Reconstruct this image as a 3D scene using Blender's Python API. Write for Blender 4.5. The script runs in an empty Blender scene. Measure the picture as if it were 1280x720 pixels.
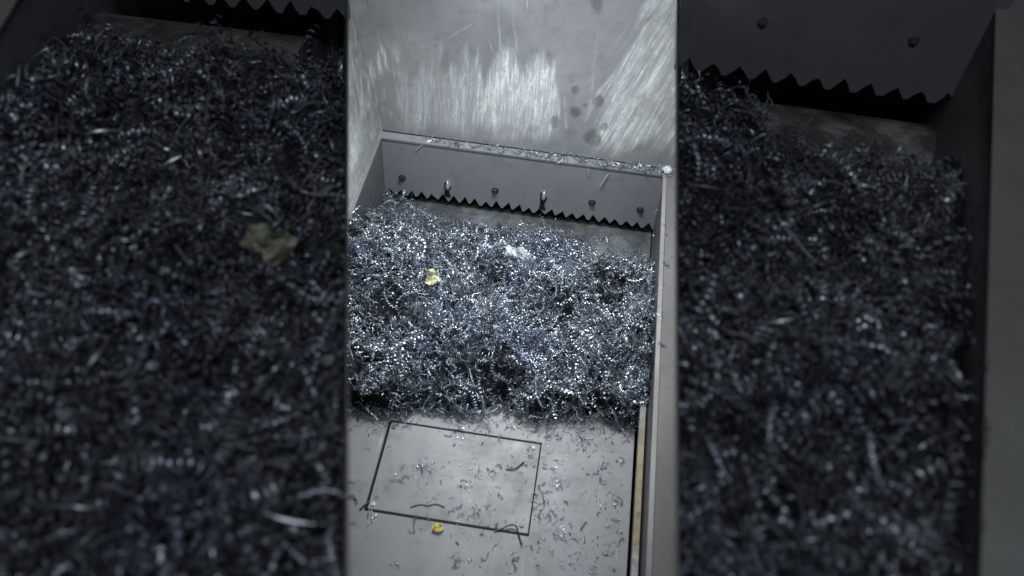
import bpy, bmesh, math, random
import numpy as np
from mathutils import Vector, Matrix

random.seed(7); RNG = np.random.default_rng(11)
S = bpy.context.scene
COL = S.collection
R = math.radians

# ------------------------------------------------------------------ camera
CAM = np.array([0.8391, -2.8098, 2.3482])
PITCH, ROLL, YAW, FPX = 0.8439, 0.0781, -0.0847, 1088.6
FW = np.array([math.sin(YAW)*math.cos(PITCH), math.cos(YAW)*math.cos(PITCH), -math.sin(PITCH)])
_r0 = np.array([math.cos(YAW), -math.sin(YAW), 0.0]); _u0 = np.cross(_r0, FW)
RT = math.cos(ROLL)*_r0 + math.sin(ROLL)*_u0
UP = -math.sin(ROLL)*_r0 + math.cos(ROLL)*_u0
cd = bpy.data.cameras.new('camera'); cam = bpy.data.objects.new('camera', cd); COL.objects.link(cam)
cd.sensor_width = 36; cd.lens = 36*FPX/1280; cd.clip_start = 0.05; cd.clip_end = 100
m = Matrix.Identity(4)
for i in range(3):
    m[i][0], m[i][1], m[i][2], m[i][3] = RT[i], UP[i], -FW[i], CAM[i]
cam.matrix_world = m
S.camera = cam
cd.dof.use_dof = True; cd.dof.focus_distance = 3.38; cd.dof.aperture_fstop = 1.35

# ------------------------------------------------------------------ light
w = bpy.data.worlds.new('World'); S.world = w; w.use_nodes = True
bg = w.node_tree.nodes['Background']; bg.inputs[0].default_value = (0.72, 0.84, 1.0, 1); bg.inputs[1].default_value = 0.030

def area(name, loc, target, sx, sy, power, color, spread=180):
    l = bpy.data.lights.new(name, 'AREA'); l.shape = 'RECTANGLE'; l.size = sx; l.size_y = sy
    l.energy = power; l.color = color; l.spread = R(spread)
    o = bpy.data.objects.new(name, l); COL.objects.link(o); o.location = loc
    o.rotation_euler = (Vector(target)-Vector(loc)).to_track_quat('-Z', 'Y').to_euler()
    return o
# work lamp over the hopper, below the rims of the two side bins
area('work_lamp', (0.66, -0.42, 1.16), (0.64, -0.62, 0), 0.66, 0.22, 26, (0.93, 0.97, 1.0), 165)
# added unseen fill light, high behind the camera
area('fill_light', (0.84, -3.3, 4.6), (0.7, -1.0, 0.0), 1.0, 0.6, 92, (0.85, 0.92, 1.0))

S.view_settings.view_transform = 'Standard'; S.view_settings.look = 'None'
S.view_settings.exposure = 0.0; S.view_settings.gamma = 1.0

# ------------------------------------------------------------------ helpers
def ray(px, py):
    d = FW*FPX + RT*(px-640) - UP*(py-360)
    return d/np.linalg.norm(d)
def atz(px, py, z):
    d = ray(px, py); t = (z-CAM[2])/d[2]; return CAM+d*t
def aty(px, py, y):
    d = ray(px, py); t = (y-CAM[1])/d[1]; return CAM+d*t
def atx(px, py, x):
    d = ray(px, py); t = (x-CAM[0])/d[0]; return CAM+d*t
def atplane(px, py, p0, n):
    d = ray(px, py); t = np.dot(np.array(p0)-CAM, n)/np.dot(d, n); return CAM+d*t
def proj(P):
    d = np.asarray(P)-CAM; z = d@FW
    return 640+FPX*(d@RT)/z, 360-FPX*(d@UP)/z

def noise2(u, v, seed=0):
    u = np.asarray(u, float); v = np.asarray(v, float)
    iu = np.floor(u).astype(np.int64); iv = np.floor(v).astype(np.int64)
    fu = u-iu; fv = v-iv
    fu = fu*fu*(3-2*fu); fv = fv*fv*(3-2*fv)
    def h(a, b):
        x = (a*374761393 + b*668265263 + seed*2147483647) & 0xffffffff
        x = ((x ^ (x >> 13))*1274126177) & 0xffffffff
        return ((x ^ (x >> 16)) & 0xffff)/65535.0
    return (h(iu, iv)*(1-fu)+h(iu+1, iv)*fu)*(1-fv)+(h(iu, iv+1)*(1-fu)+h(iu+1, iv+1)*fu)*fv
def fbm(u, v, seed=0, o=3):
    s = 0; a = .5
    for k in range(o):
        s = s+a*noise2(u*2**k, v*2**k, seed+k*17); a *= .5
    return s/(1-.5**o)
def sst(x, a, b):
    t = np.clip((x-a)/(b-a), 0, 1); return t*t*(3-2*t)

def tag(o, label=None, cat=None, group=None, kind=None):
    if label: o['label'] = label
    if cat: o['category'] = cat
    if group: o['group'] = group
    if kind: o['kind'] = kind
    return o
def link(name, me, mat=None, parent=None):
    o = bpy.data.objects.new(name, me); COL.objects.link(o)
    if mat and me is not None and not me.materials: me.materials.append(mat)
    if parent: o.parent = parent
    return o
def empty(name, loc=(0, 0, 0)):
    o = bpy.data.objects.new(name, None); COL.objects.link(o); o.location = loc; o.empty_display_size = .1
    return o
def bm_obj(name, bm, mat, parent=None, bevel=0, smooth=False):
    if bevel:
        es = [e for e in bm.edges if len(e.link_faces) == 2 and e.calc_face_angle(0) > .5]
        bmesh.ops.bevel(bm, geom=es, offset=bevel, segments=2, affect='EDGES', profile=.6)
    bmesh.ops.recalc_face_normals(bm, faces=bm.faces)
    me = bpy.data.meshes.new(name); bm.to_mesh(me); bm.free()
    if smooth:
        for p in me.polygons: p.use_smooth = True
    o = link(name, me, mat)
    if parent:
        o.parent = parent; o.matrix_parent_inverse = Matrix.Translation(-parent.location)
    return o
def hexa(bm, bot, top):
    b = [bm.verts.new(tuple(map(float, p))) for p in bot]; t = [bm.verts.new(tuple(map(float, p))) for p in top]
    n = len(b)
    bm.faces.new(b[::-1]); bm.faces.new(t)
    for i in range(n): bm.faces.new((b[i], b[(i+1) % n], t[(i+1) % n], t[i]))
def box(bm, x0, x1, y0, y1, z0, z1):
    hexa(bm, [(x0, y0, z0), (x1, y0, z0), (x1, y1, z0), (x0, y1, z0)], [(x0, y0, z1), (x1, y0, z1), (x1, y1, z1), (x0, y1, z1)])
def slab(name, pts, n, th, mat, parent=None, bevel=0):
    """polygon pts (front face) extruded back along -n by th"""
    bm = bmesh.new(); n = np.array(n, float); n = n/np.linalg.norm(n)
    hexa(bm, [np.array(p)-n*th for p in pts], [np.array(p) for p in pts])
    return bm_obj(name, bm, mat, parent, bevel)
def cyl(bm, p0, axis, r, h, seg=12, r2=None):
    q = Vector(axis).to_track_quat('Z', 'Y').to_matrix(); r2 = r if r2 is None else r2
    p0 = Vector(p0)
    c = [(math.cos(2*math.pi*i/seg), math.sin(2*math.pi*i/seg)) for i in range(seg)]
    hexa(bm, [p0+q@Vector((r*a, r*b, 0)) for a, b in c], [p0+q@Vector((r2*a, r2*b, h)) for a, b in c])

# ------------------------------------------------------------------ materials
def lin(r, g, b): return tuple((c/255/12.92 if c <= 10 else ((c/255+.055)/1.055)**2.4) for c in (r, g, b))
class N:
    def __init__(s, name):
        s.m = bpy.data.materials.new(name); s.m.use_nodes = True; s.t = s.m.node_tree
        s.b = s.t.nodes['Principled BSDF']
    def n(s, t, **k):
        x = s.t.nodes.new(t)
        for a, v in k.items(): setattr(x, a, v)
        return x
    def l(s, a, b): s.t.links.new(a, b)
    def noise(s, scale, detail=4, vec=None, rough=.6, stretch=None, coord='Object'):
        tc = s.n('ShaderNodeTexCoord'); nz = s.n('ShaderNodeTexNoise'); nz.inputs['Scale'].default_value = scale
        nz.inputs['Detail'].default_value = detail; nz.inputs['Roughness'].default_value = rough
        mp = s.n('ShaderNodeMapping'); s.l(tc.outputs[coord], mp.inputs[0]); s.l(mp.outputs[0], nz.inputs['Vector'])
        if stretch: mp.inputs['Scale'].default_value = stretch
        return nz.outputs['Fac']
    def ramp(s, fac, *stops):
        r = s.n('ShaderNodeValToRGB'); e = r.color_ramp.elements
        while len(e) < len(stops): e.new(.5)
        for i, (p, c) in enumerate(stops):
            e[i].position = p; e[i].color = (*c, 1) if len(c) == 3 else c
        s.l(fac, r.inputs[0]); return r.outputs[0]
    def mix(s, fac, a, b, mode='MIX'):
        x = s.n('ShaderNodeMix', data_type='RGBA', blend_type=mode)
        for sock, v in ((x.inputs[0], fac), (x.inputs[6], a), (x.inputs[7], b)):
            if hasattr(v, 'links'): s.l(v, sock)
            elif isinstance(v, (int, float)): sock.default_value = v
            else: sock.default_value = (*v, 1)
        return x.outputs[2]
    def maprange(s, fac, a, b, c, d):
        x = s.n('ShaderNodeMapRange'); s.l(fac, x.inputs[0])
        for i, v in enumerate((a, b, c, d)): x.inputs[i+1].default_value = v
        return x.outputs[0]
    def bump(s, h, strength=.2, dist=.002):
        x = s.n('ShaderNodeBump'); x.inputs['Strength'].default_value = strength; x.inputs['Distance'].default_value = dist
        s.l(h, x.inputs['Height']); s.l(x.outputs[0], s.b.inputs['Normal'])
    def col(s, c):
        if hasattr(c, 'links'): s.l(c, s.b.inputs['Base Color'])
        else: s.b.inputs['Base Color'].default_value = (*c, 1)
    def set(s, metal=0, rough=.5, spec=.5):
        s.b.inputs['Metallic'].default_value = metal
        if hasattr(rough, 'links'): s.l(rough, s.b.inputs['Roughness'])
        else: s.b.inputs['Roughness'].default_value = rough
        s.b.inputs['Specular IOR Level'].default_value = spec

def painted(name, base, alt, scratch=.5, rough=(.42, .62), metal=.0):
    k = N(name)
    big = k.noise(3.2, 5); fine = k.noise(55, 6); dirt = k.noise(11, 6, rough=.7)
    c = k.mix(k.ramp(big, (.35, (0, 0, 0)), (.68, (1, 1, 1))), base, alt)
    c = k.mix(k.maprange(dirt, .52, .74, 0, .45), c, tuple(x*.45 for x in base))
    sc = k.noise(38, 3, stretch=(1, .05, .05)); sc2 = k.noise(30, 3, stretch=(.06, 1, .06))
    c = k.mix(k.maprange(sc, .66, .74, 0, scratch), c, tuple(min(1, x*1.9) for x in base))
    c = k.mix(k.maprange(sc2, .67, .74, 0, scratch*.7), c, tuple(min(1, x*1.7) for x in base))
    k.col(c); k.set(metal, k.maprange(dirt, .3, .7, *rough)); k.bump(fine, .12, .002)
    return k.m

G = (.195, .205, .222)
M_plate = painted('pusher_steel', (.215, .216, .223), (.255, .257, .266), .7, (.40, .6), .0)
M_comb = painted('comb_plate_paint', (.21, .218, .236), (.232, .24, .258), .12, (.45, .6))
M_rim = painted('rim_paint', (.150, .146, .141), (.18, .18, .175), .35)
M_flange = painted('flange_paint', (.20, .205, .215), (.155, .16, .17), .3)
M_wall = painted('inner_wall_paint', (.075, .078, .084), (.105, .108, .115), .3)
M_bin = painted('dimmed_bin_paint', (.06, .062, .066), (.08, .082, .086), .3)  # paints of the added bins: dimness put into the colour
M_binwall = painted('dimmed_wall_paint', (.05, .052, .056), (.07, .072, .076), .3)
M_bincomb = painted('dimmed_comb_paint', (.066, .068, .074), (.078, .080, .086), .15, (.5, .62))
k = None
M_binrim = painted('dimmed_rim_paint', (.095, .095, .089), (.12, .12, .113), .3)
M_lip = painted('worn_lip_steel', (.38, .37, .37), (.27, .26, .255), .3, (.3, .5), .2)
M_floor = painted('concrete_floor', (.16, .16, .155), (.2, .2, .19), .1, (.7, .9))
k = N('gap_shade'); k.col((.012, .012, .014)); k.set(0, .8, .2); M_dark = k.m  # near-black puts the shade of rim and hatch gaps into the colour
k = N('pit_steel'); k.col(k.ramp(k.noise(14, 5), (.35, (.03, .033, .038)), (.7, (.08, .085, .095)))); k.set(.2, .6); M_pit = k.m
k = N('drum_steel')
c = k.ramp(k.noise(9, 4, stretch=(1, .5, .5)), (.32, (.05, .057, .064)), (.5, (.10, .111, .120)), (.7, (.20, .213, .222)))
c = k.mix(k.maprange(k.noise(6, 2), .58, .68, 0, .6), c, (.17, .21, .15))
c = k.mix(k.maprange(k.noise(7.3, 3, stretch=(1.3, 1, 1)), .52, .66, 0, .4), c, (.16, .125, .095))
c = k.mix(k.maprange(k.noise(24, 6, rough=.8), .5, .62, 0, .6), c, (.05, .048, .045))
k.col(c); k.set(.25, .45); k.bump(k.noise(60, 4), .3, .004); M_drum = k.m
k = N('dimmed_drum_steel')  # drum of the added bins, low light put into its colour
c = k.ramp(k.noise(7, 5, rough=.7), (.34, (.018, .019, .018)), (.5, (.055, .058, .054)), (.66, (.15, .15, .14)))
k.col(k.mix(k.maprange(k.noise(5, 3), .52, .62, 0, .7), c, (.11, .085, .06))); k.set(.1, .55); k.bump(k.noise(30, 5), .5, .01); M_bindrum = k.m
k = N('bolt_steel'); k.col(k.ramp(k.noise(90, 3), (.4, (.05, .052, .058)), (.7, (.14, .145, .155)))); k.set(.7, .4); M_bolt = k.m
k = N('bright_steel'); k.col((.78, .8, .83)); k.set(1, .2); k.bump(k.noise(200, 3), .2, .001); M_bright = k.m
k = N('guide_strip_brass_coat')
tc = k.n('ShaderNodeTexCoord'); sp = k.n('ShaderNodeSeparateXYZ'); k.l(tc.outputs['Object'], sp.inputs[0])
add = k.n('ShaderNodeMath', operation='MULTIPLY_ADD'); k.l(k.noise(9, 4), add.inputs[0]); add.inputs[1].default_value = .22; k.l(sp.outputs['Y'], add.inputs[2])
yel = k.ramp(k.maprange(add.outputs[0], -1.50, -.85, 0, 1), (.04, (.40, .41, .42)), (.12, (.28, .22, .13)), (.55, (.29, .235, .14)), (.86, (.26, .26, .26)))
k.col(k.mix(k.maprange(k.noise(22, 6, rough=.75), .42, .64, 0, .85), yel, (.13, .115, .09))); k.set(.1, .5); k.bump(k.noise(70, 4), .3, .002); M_strip = k.m

def chip_mat(name, base, dark, blue, hi=(.90, .93, .97), metal=.9, ro=(.6, .48, .34)):
    k = N(name)
    at = k.n('ShaderNodeAttribute', attribute_name='tint')
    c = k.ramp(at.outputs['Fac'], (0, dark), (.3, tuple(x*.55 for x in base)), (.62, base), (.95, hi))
    tz = k.noise(3.0, 2)
    c = k.mix(k.maprange(tz, .52, .70, 0, .55), c, blue, 'MULTIPLY')
    k.col(c); k.set(metal, k.ramp(at.outputs['Fac'], (0, (ro[0],)*3), (.45, (ro[1],)*3), (1, (ro[2],)*3)))
    return k.m
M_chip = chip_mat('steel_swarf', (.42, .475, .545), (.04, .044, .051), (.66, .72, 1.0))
M_chipd = chip_mat('dimmed_steel_swarf', (.088, .096, .112), (.012, .013, .016), (.72, .78, 1.0), (.23, .243, .265), .55, (.6, .45, .38))  # dimmed copy of the swarf, low light put into the colour
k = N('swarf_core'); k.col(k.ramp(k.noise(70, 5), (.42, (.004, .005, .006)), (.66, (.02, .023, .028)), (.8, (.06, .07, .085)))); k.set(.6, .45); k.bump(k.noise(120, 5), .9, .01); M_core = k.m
k = N('dimmed_swarf_core'); k.col(k.ramp(k.noise(60, 5), (.38, (.014, .015, .017)), (.7, (.06, .064, .072)))); k.set(.2, .7); k.bump(k.noise(90, 5), .9, .01); M_bincore = k.m  # heap core of the added bins, dimmed by colour too
k = N('yellow_plastic_scrap'); k.col(k.ramp(k.noise(40, 4), (.3, (.50, .50, .26)), (.65, (.74, .76, .55)))); k.set(0, .45); M_yel = k.m
k = N('yellow_paint_scrap'); k.col(k.ramp(k.noise(60, 4), (.38, (.05, .045, .03)), (.46, (.62, .52, .10)), (.7, (.80, .72, .28)))); k.set(0, .45); M_yel2 = k.m
k = N('dimmed_yellow_scrap'); k.col(k.ramp(k.noise(40, 4), (.3, (.08, .084, .06)), (.65, (.16, .168, .125)))); k.set(0, .55); M_olive = k.m  # yellow scrap again, its dimness put into the colour
k = N('bright_sliver'); k.col((.80, .82, .85)); k.set(.75, .3); k.bump(k.noise(150, 3), .2, .001); M_sliver = k.m
k = N('white_fluff'); k.col((.60, .62, .65)); k.set(0, .6); M_white = k.m
k = N('pale_foil'); k.col(k.ramp(k.noise(50, 3), (.3, (.34, .37, .40)), (.7, (.56, .59, .63)))); k.set(.15, .4); M_foil = k.m

# ------------------------------------------------------------------ swarf templates
def template(kind, segs_turn=9):
    """returns (pts n×3, side n×3): a chip ribbon, length along x"""
    if kind == 'coil':
        L = RNG.uniform(.02, .045) if RNG.random() < .45 else RNG.uniform(.045, .12); r = RNG.uniform(.003, .0085); pitch = RNG.uniform(.0055, .013); wd = pitch*RNG.uniform(.22, .42)
        turns = L/pitch; n = int(turns*segs_turn)+2
        t = np.linspace(0, 1, n)
        k = RNG.choice([-1, 1])*RNG.uniform(.3, 3.0); k2 = RNG.uniform(-1, 1)*1.6; wv = RNG.uniform(-.6, .6)
        ang = k*(t-.5)+wv*np.sin(t*9+RNG.uniform(0, 6)); ang2 = k2*(t-.5)+.6*wv*np.sin(t*7+RNG.uniform(0, 6))
        d = np.stack([np.cos(ang)*np.cos(ang2), np.sin(ang), np.sin(ang2)], 1); d /= np.linalg.norm(d, axis=1)[:, None]
        ax = np.cumsum(d, 0)*L/n; ax -= ax.mean(0)
        u = np.cross(d, [0, 0, 1.0]); u /= np.linalg.norm(u, axis=1)[:, None]; v = np.cross(d, u)
        ph = 2*np.pi*turns*t + RNG.uniform(0, 6)
        rr = r*(1-.35*t*RNG.uniform(0, 1))*(1+.12*np.sin(ph*.37))
        p = ax+u*(np.cos(ph)*rr)[:, None]+v*(np.sin(ph)*rr)[:, None]
        side = d*wd*.5
    elif kind == 'loop':
        r = RNG.uniform(.006, .024); turns = RNG.uniform(.4, 1.6); n = int(max(7, turns*14)); t = np.linspace(0, 1, n)
        ph = 2*np.pi*turns*t; rr = r*(1-.4*t*RNG.uniform(0, 1))
        p = np.stack([np.cos(ph)*rr, np.sin(ph)*rr, (t-.5)*RNG.uniform(.01, .05)], 1); p -= p.mean(0)
        wd = RNG.uniform(.0014, .0034)
        side = np.tile([0, 0, 1.0], (n, 1))*wd*.5
        side += np.stack([np.cos(ph), np.sin(ph), 0*ph], 1)*wd*.25*RNG.uniform(-1, 1)
    elif kind == 'string':
        n = 34; t = np.linspace(0, 1, n); L = RNG.uniform(.06, .15); a = RNG.uniform(.006, .02); f = RNG.uniform(1, 3)
        p = np.stack([(t-.5)*L, a*np.sin(t*6.3*f+RNG.uniform(0, 6)), a*np.cos(t*6.3*f*1.3+1)+RNG.uniform(-.3, .3)*L*(t-.5)**2*4], 1)
        tw = t*RNG.uniform(4, 20); wd = RNG.uniform(.0014, .003)
        side = np.stack([0*t, np.cos(tw), np.sin(tw)], 1)*wd*.5
    else:                                  # 'flake': a short wide bright chip
        n = 5; t = np.linspace(0, 1, n); L = RNG.uniform(.010, .026)
        p = np.stack([(t-.5)*L, 0*t, .25*L*np.sin(t*3.0)], 1); wd = RNG.uniform(.004, .010)
        side = np.tile([0, 1.0, 0], (n, 1))*wd*.5
    e = np.minimum(1, np.minimum(t, 1-t)*6+.15)
    return p, side*e[:, None]

def make_templates(st):
    T = []
    for kind, cnt in (('coil', 26), ('loop', 16), ('string', 8), ('flake', 6)):
        for _ in range(cnt): T.append((kind, *template(kind, st)))
    return T
def long_templates(cnt, st):
    T = []
    for _ in range(cnt):                          # long strands: drawn-out helices that wander
        L = RNG.uniform(.09, .20); r = RNG.uniform(.002, .006); pitch = RNG.uniform(.009, .022); wd = RNG.uniform(.0018, .0042)
        turns = L/pitch; n = int(turns*st)+3; t = np.linspace(0, 1, n)
        a1 = RNG.uniform(-2.2, 2.2)*(t-.5)+.9*np.sin(t*RNG.uniform(3, 8)+RNG.uniform(0, 6)); a2 = .5*np.sin(t*RNG.uniform(3, 7)+RNG.uniform(0, 6))
        d = np.stack([np.cos(a1)*np.cos(a2), np.sin(a1)*np.cos(a2), np.sin(a2)], 1)
        ax = np.cumsum(d, 0)*L/n; ax -= ax.mean(0)
        u = np.cross(d, [0, 0, 1.0]); u /= np.linalg.norm(u, axis=1)[:, None]; v = np.cross(d, u); ph = 2*np.pi*turns*t
        T.append(('long', ax+u*(np.cos(ph)*r)[:, None]+v*(np.sin(ph)*r)[:, None], d*wd*.5*np.minimum(1, np.minimum(t, 1-t)*8+.2)[:, None]))
    return T
TEMPL = make_templates(7)+long_templates(18, 9); TEMPL_FINE = make_templates(8)+long_templates(18, 10)

def ribbons(name, pos, nrm, T, kinds, mat, scale=(.8, 1.3), tilt=.35, parent=None, tint=None, flat=None, clamp=None):
    """one mesh of many chips: pos n×3, nrm n×3"""
    n = len(pos)
    names = list(kinds); pk = np.array([kinds[q] for q in names]); pk = pk/pk.sum()
    idx = {q: [i for i, x in enumerate(T) if x[0] == q] for q in names}
    kk = RNG.choice(len(names), n, p=pk)
    ti = np.array([RNG.choice(idx[names[q]]) for q in kk])
    rnd = RNG.normal(size=(n, 3)); rnd -= (rnd*nrm).sum(1)[:, None]*nrm; rnd /= np.linalg.norm(rnd, axis=1)[:, None]
    tl = np.abs(RNG.normal(0, tilt, n))*np.where(RNG.random(n) < .75, 1, -1)
    tl = np.clip(tl, -1.3, 1.4)
    d = rnd*np.cos(tl)[:, None]+nrm*np.sin(tl)[:, None]
    a = RNG.normal(size=(n, 3)) if flat is None else nrm+RNG.normal(size=(n, 3))*flat
    b = np.cross(a, d); b /= np.linalg.norm(b, axis=1)[:, None]; c = np.cross(d, b)
    sc = RNG.uniform(*scale, n)
    tn = RNG.random(n) if tint is None else tint
    V = []; F = []; A = []; off = 0
    for i in np.unique(ti):
        s = np.where(ti == i)[0]; _, p, sd = T[i]; q = len(p)
        rib = np.stack([p-sd, p+sd], 1).reshape(-1, 3)          # 2q×3
        Mx = np.stack([d[s], b[s], c[s]], 2)*sc[s][:, None, None]
        v = np.einsum('nij,kj->nki', Mx, rib)+pos[s][:, None, :]
        V.append(v.reshape(-1, 3)); A.append(np.repeat(tn[s], 2*q))
        base = np.arange(q-1)*2
        f = np.stack([base, base+1, base+3, base+2], 1)
        f = (f[None]+(off+np.arange(len(s))*2*q)[:, None, None]).reshape(-1, 4)
        F.append(f); off += len(s)*2*q
    V = np.concatenate(V); F = np.concatenate(F); A = np.concatenate(A)
    if clamp: V = clamp(V)
    me = bpy.data.meshes.new(name)
    me.vertices.add(len(V)); me.vertices.foreach_set('co', V.astype(np.float32).ravel())
    me.loops.add(F.size); me.loops.foreach_set('vertex_index', F.astype(np.int32).ravel())
    me.polygons.add(len(F)); me.polygons.foreach_set('loop_start', (np.arange(len(F))*4).astype(np.int32))
    me.polygons.foreach_set('use_smooth', np.ones(len(F), bool))
    at = me.attributes.new('tint', 'FLOAT', 'POINT'); at.data.foreach_set('value', A.astype(np.float32))
    me.update(calc_edges=True)
    return link(name, me, mat, parent)

def grid_mesh(name, P, mat, parent=None, attrs=None, smooth=True, thick=None):
    """P: a×b×3 array"""
    a, b = P.shape[:2]; V = P.reshape(-1, 3)
    i = np.arange((a-1)*(b-1)); r, c = i//(b-1), i % (b-1); q = r*b+c
    F = np.stack([q, q+1, q+b+1, q+b], 1)
    me = bpy.data.meshes.new(name)
    me.vertices.add(len(V)); me.vertices.foreach_set('co', V.astype(np.float32).ravel())
    me.loops.add(F.size); me.loops.foreach_set('vertex_index', F.astype(np.int32).ravel())
    me.polygons.add(len(F)); me.polygons.foreach_set('loop_start', (np.arange(len(F))*4).astype(np.int32))
    me.polygons.foreach_set('use_smooth', np.full(len(F), smooth))
    for nm, v in (attrs or {}).items():
        at = me.attributes.new(nm, 'FLOAT', 'POINT'); at.data.foreach_set('value', v.astype(np.float32).ravel())
    me.update(calc_edges=True)
    return link(name, me, mat, parent)

# ------------------------------------------------------------------ ground
bm = bmesh.new(); box(bm, -4, 5.5, -4.5, 3, -1.3, -1.2)
tag(bm_obj('floor', bm, M_floor), kind='structure')

# ------------------------------------------------------------------ shredder hopper
W = 1.2; ZC = -.307; ZP = -.30
shred = empty('shredder_hopper', (0.6, -0.9, -1.2))
tag(shred, 'grey steel shredder hopper with toothed back plate in the lit middle', 'shredder')

# comb plate with notched lower edge
NT = 25; pitch = W/NT; bm = bmesh.new()
prof = [(0, -.022)]
prof = [(0.0, 0.0)]
x = 0
low = []
for i in range(NT):
    jz = random.uniform(-.012, .006); jx = random.uniform(-.007, .007)
    ja = random.uniform(0, .007); jb = random.uniform(0, .007)
    low += [(i*pitch, ZC+ja*.5), (i*pitch+pitch*random.uniform(.04, .14), ZC+ja), ((i+.5)*pitch+jx, ZC+.040+jz), ((i+1)*pitch-pitch*random.uniform(.04, .14), ZC+jb)]
low.append((W, ZC))
pl = [(0, -.004)]+[(W, -.004)][::-1]
ring = low+[(W, -.004), (0, -.004)]
f0 = [bm.verts.new((a, 0, z)) for a, z in ring]; f1 = [bm.verts.new((a, .016, z)) for a, z in ring]
n = len(ring)
for i in range(n): bm.faces.new((f0[i], f0[(i+1) % n], f1[(i+1) % n], f1[i]))
# faces as strips so that no concave n-gon is needed
top0 = [bm.verts.new((a, 0, ZC+.06)) for a, z in low]; top1 = [bm.verts.new((a, .016, ZC+.06)) for a, z in low]
for i in range(len(low)-1):
    bm.faces.new((f0[i], f0[i+1], top0[i+1], top0[i])); bm.faces.new((f1[i], f1[i+1], top1[i+1], top1[i]))
bm.faces.new([top0[0]]+top0[1:]+[f0[n-2], f0[n-1]]); bm.faces.new([top1[0]]+top1[1:]+[f1[n-2], f1[n-1]])
comb = bm_obj('toothed_plate', bm, M_comb, shred)
for px, py in ((503, 222), (619, 238), (740, 253), (800, 262)):
    p = aty(px, py, 0); bm = bmesh.new()
    cyl(bm, (p[0], .0, p[2]), (0, -1, 0), .0165, .003, 16, .016); cyl(bm, (p[0], -.003, p[2]), (0, -1, 0), .0115, .009, 6, .0105)
    o = bm_obj('bolt', bm, M_bolt, shred)
for px, py in ((560, 230), (680, 243)):
    p = aty(px, py, -.0); bm = bmesh.new()
    bmesh.ops.create_uvsphere(bm, u_segments=12, v_segments=8, radius=1)
    for v in bm.verts:
        z = v.co.z; v.co = Vector((v.co.x*.0085*(1-.35*z), v.co.y*.016-.008, z*.024)); v.co += Vector((p[0], 0, p[2]))
    bm_obj('lug', bm, M_sliver, shred, smooth=True)
    bm = bmesh.new()
    zz = ZC+.03
    pts = [(p[0]-.016, zz), (p[0]+.014, zz), (p[0]+.004, zz+.03), (p[0]+.016, p[2]-.012), (p[0]+.004, p[2]-.022), (p[0]-.006, p[2]-.020), (p[0]-.010, p[2]+.01), (p[0]-.016, p[2]+.008), (p[0]-.013, zz+.035)]
    fr = [bm.verts.new((a, -.0035, b)) for a, b in pts]; bk = [bm.verts.new((a, -.0005, b)) for a, b in pts]
    bm.faces.new(fr)
    for i in range(len(pts)): bm.faces.new((fr[i], fr[(i+1) % len(pts)], bk[(i+1) % len(pts)], bk[i]))
    bm_obj('dark_streak', bm, M_dark, shred)  # flat dark shape set slightly proud of the plate
# far flange (rim), thin, gap behind it
bm = bmesh.new(); box(bm, -.012, W+.02, -.004, .040, -.003, .006); bm_obj('back_rim', bm, M_flange, shred, .0015)
bm = bmesh.new(); box(bm, -.02, W+.1, .0415, .066, -.2, -.016); bm_obj('rim_gap_shade', bm, M_dark, shred)  # dark filler puts the shade behind the rim into colour
# left inner wall and rim
bm = bmesh.new(); box(bm, -.016, -.001, -1.9, -.0005, -1.1, -.0035); bm_obj('left_inner_wall', bm, M_wall, shred)
bm = bmesh.new(); box(bm, -.010, .003, -1.9, -.0045, -.003, .007); bm_obj('left_rim', bm, M_flange, shred, .0015)
# right inner wall and rim plate
bm = bmesh.new(); box(bm, W+.001, W+.02, -2.1, -.0005, -1.1, -.0145); bm_obj('right_inner_wall', bm, M_wall, shred)
bm = bmesh.new(); box(bm, W+.004, W+.34, -2.1, .062, -.014, -.002); bm_obj('right_rim', bm, M_rim, shred, .002)
bm = bmesh.new(); box(bm, W-.012, W+.003, -2.1, -.0055, -.010, .004); bm_obj('rim_lip', bm, M_lip, shred, .003)
# guide strip on the right wall
bm = bmesh.new(); box(bm, W-.0275, W-.0075, -2.1, -.35, -.225, -.200); bm_obj('guide_strip', bm, M_strip, shred, .003)
bm = bmesh.new(); box(bm, W-.012, W-.0005, -2.1, -.35, -.240, -.226); bm_obj('strip_bracket', bm, M_dark, shred)
# pit behind the comb and under the pile
bm = bmesh.new(); box(bm, 0, W, .30, .32, -1.1, -.012); bm_obj('pit_back', bm, M_pit, shred)
bm = bmesh.new(); box(bm, 0, W, -1.9, .299, -1.12, -1.10); bm_obj('pit_floor', bm, M_pit, shred)
# rotor drum seen through the gap, worn and dirty
bm = bmesh.new(); cyl(bm, (.004, -.06, -.605), (1, 0, 0), .27, W-.008, 96)
drum = bm_obj('rotor_drum', bm, M_drum, shred, smooth=False)

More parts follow.
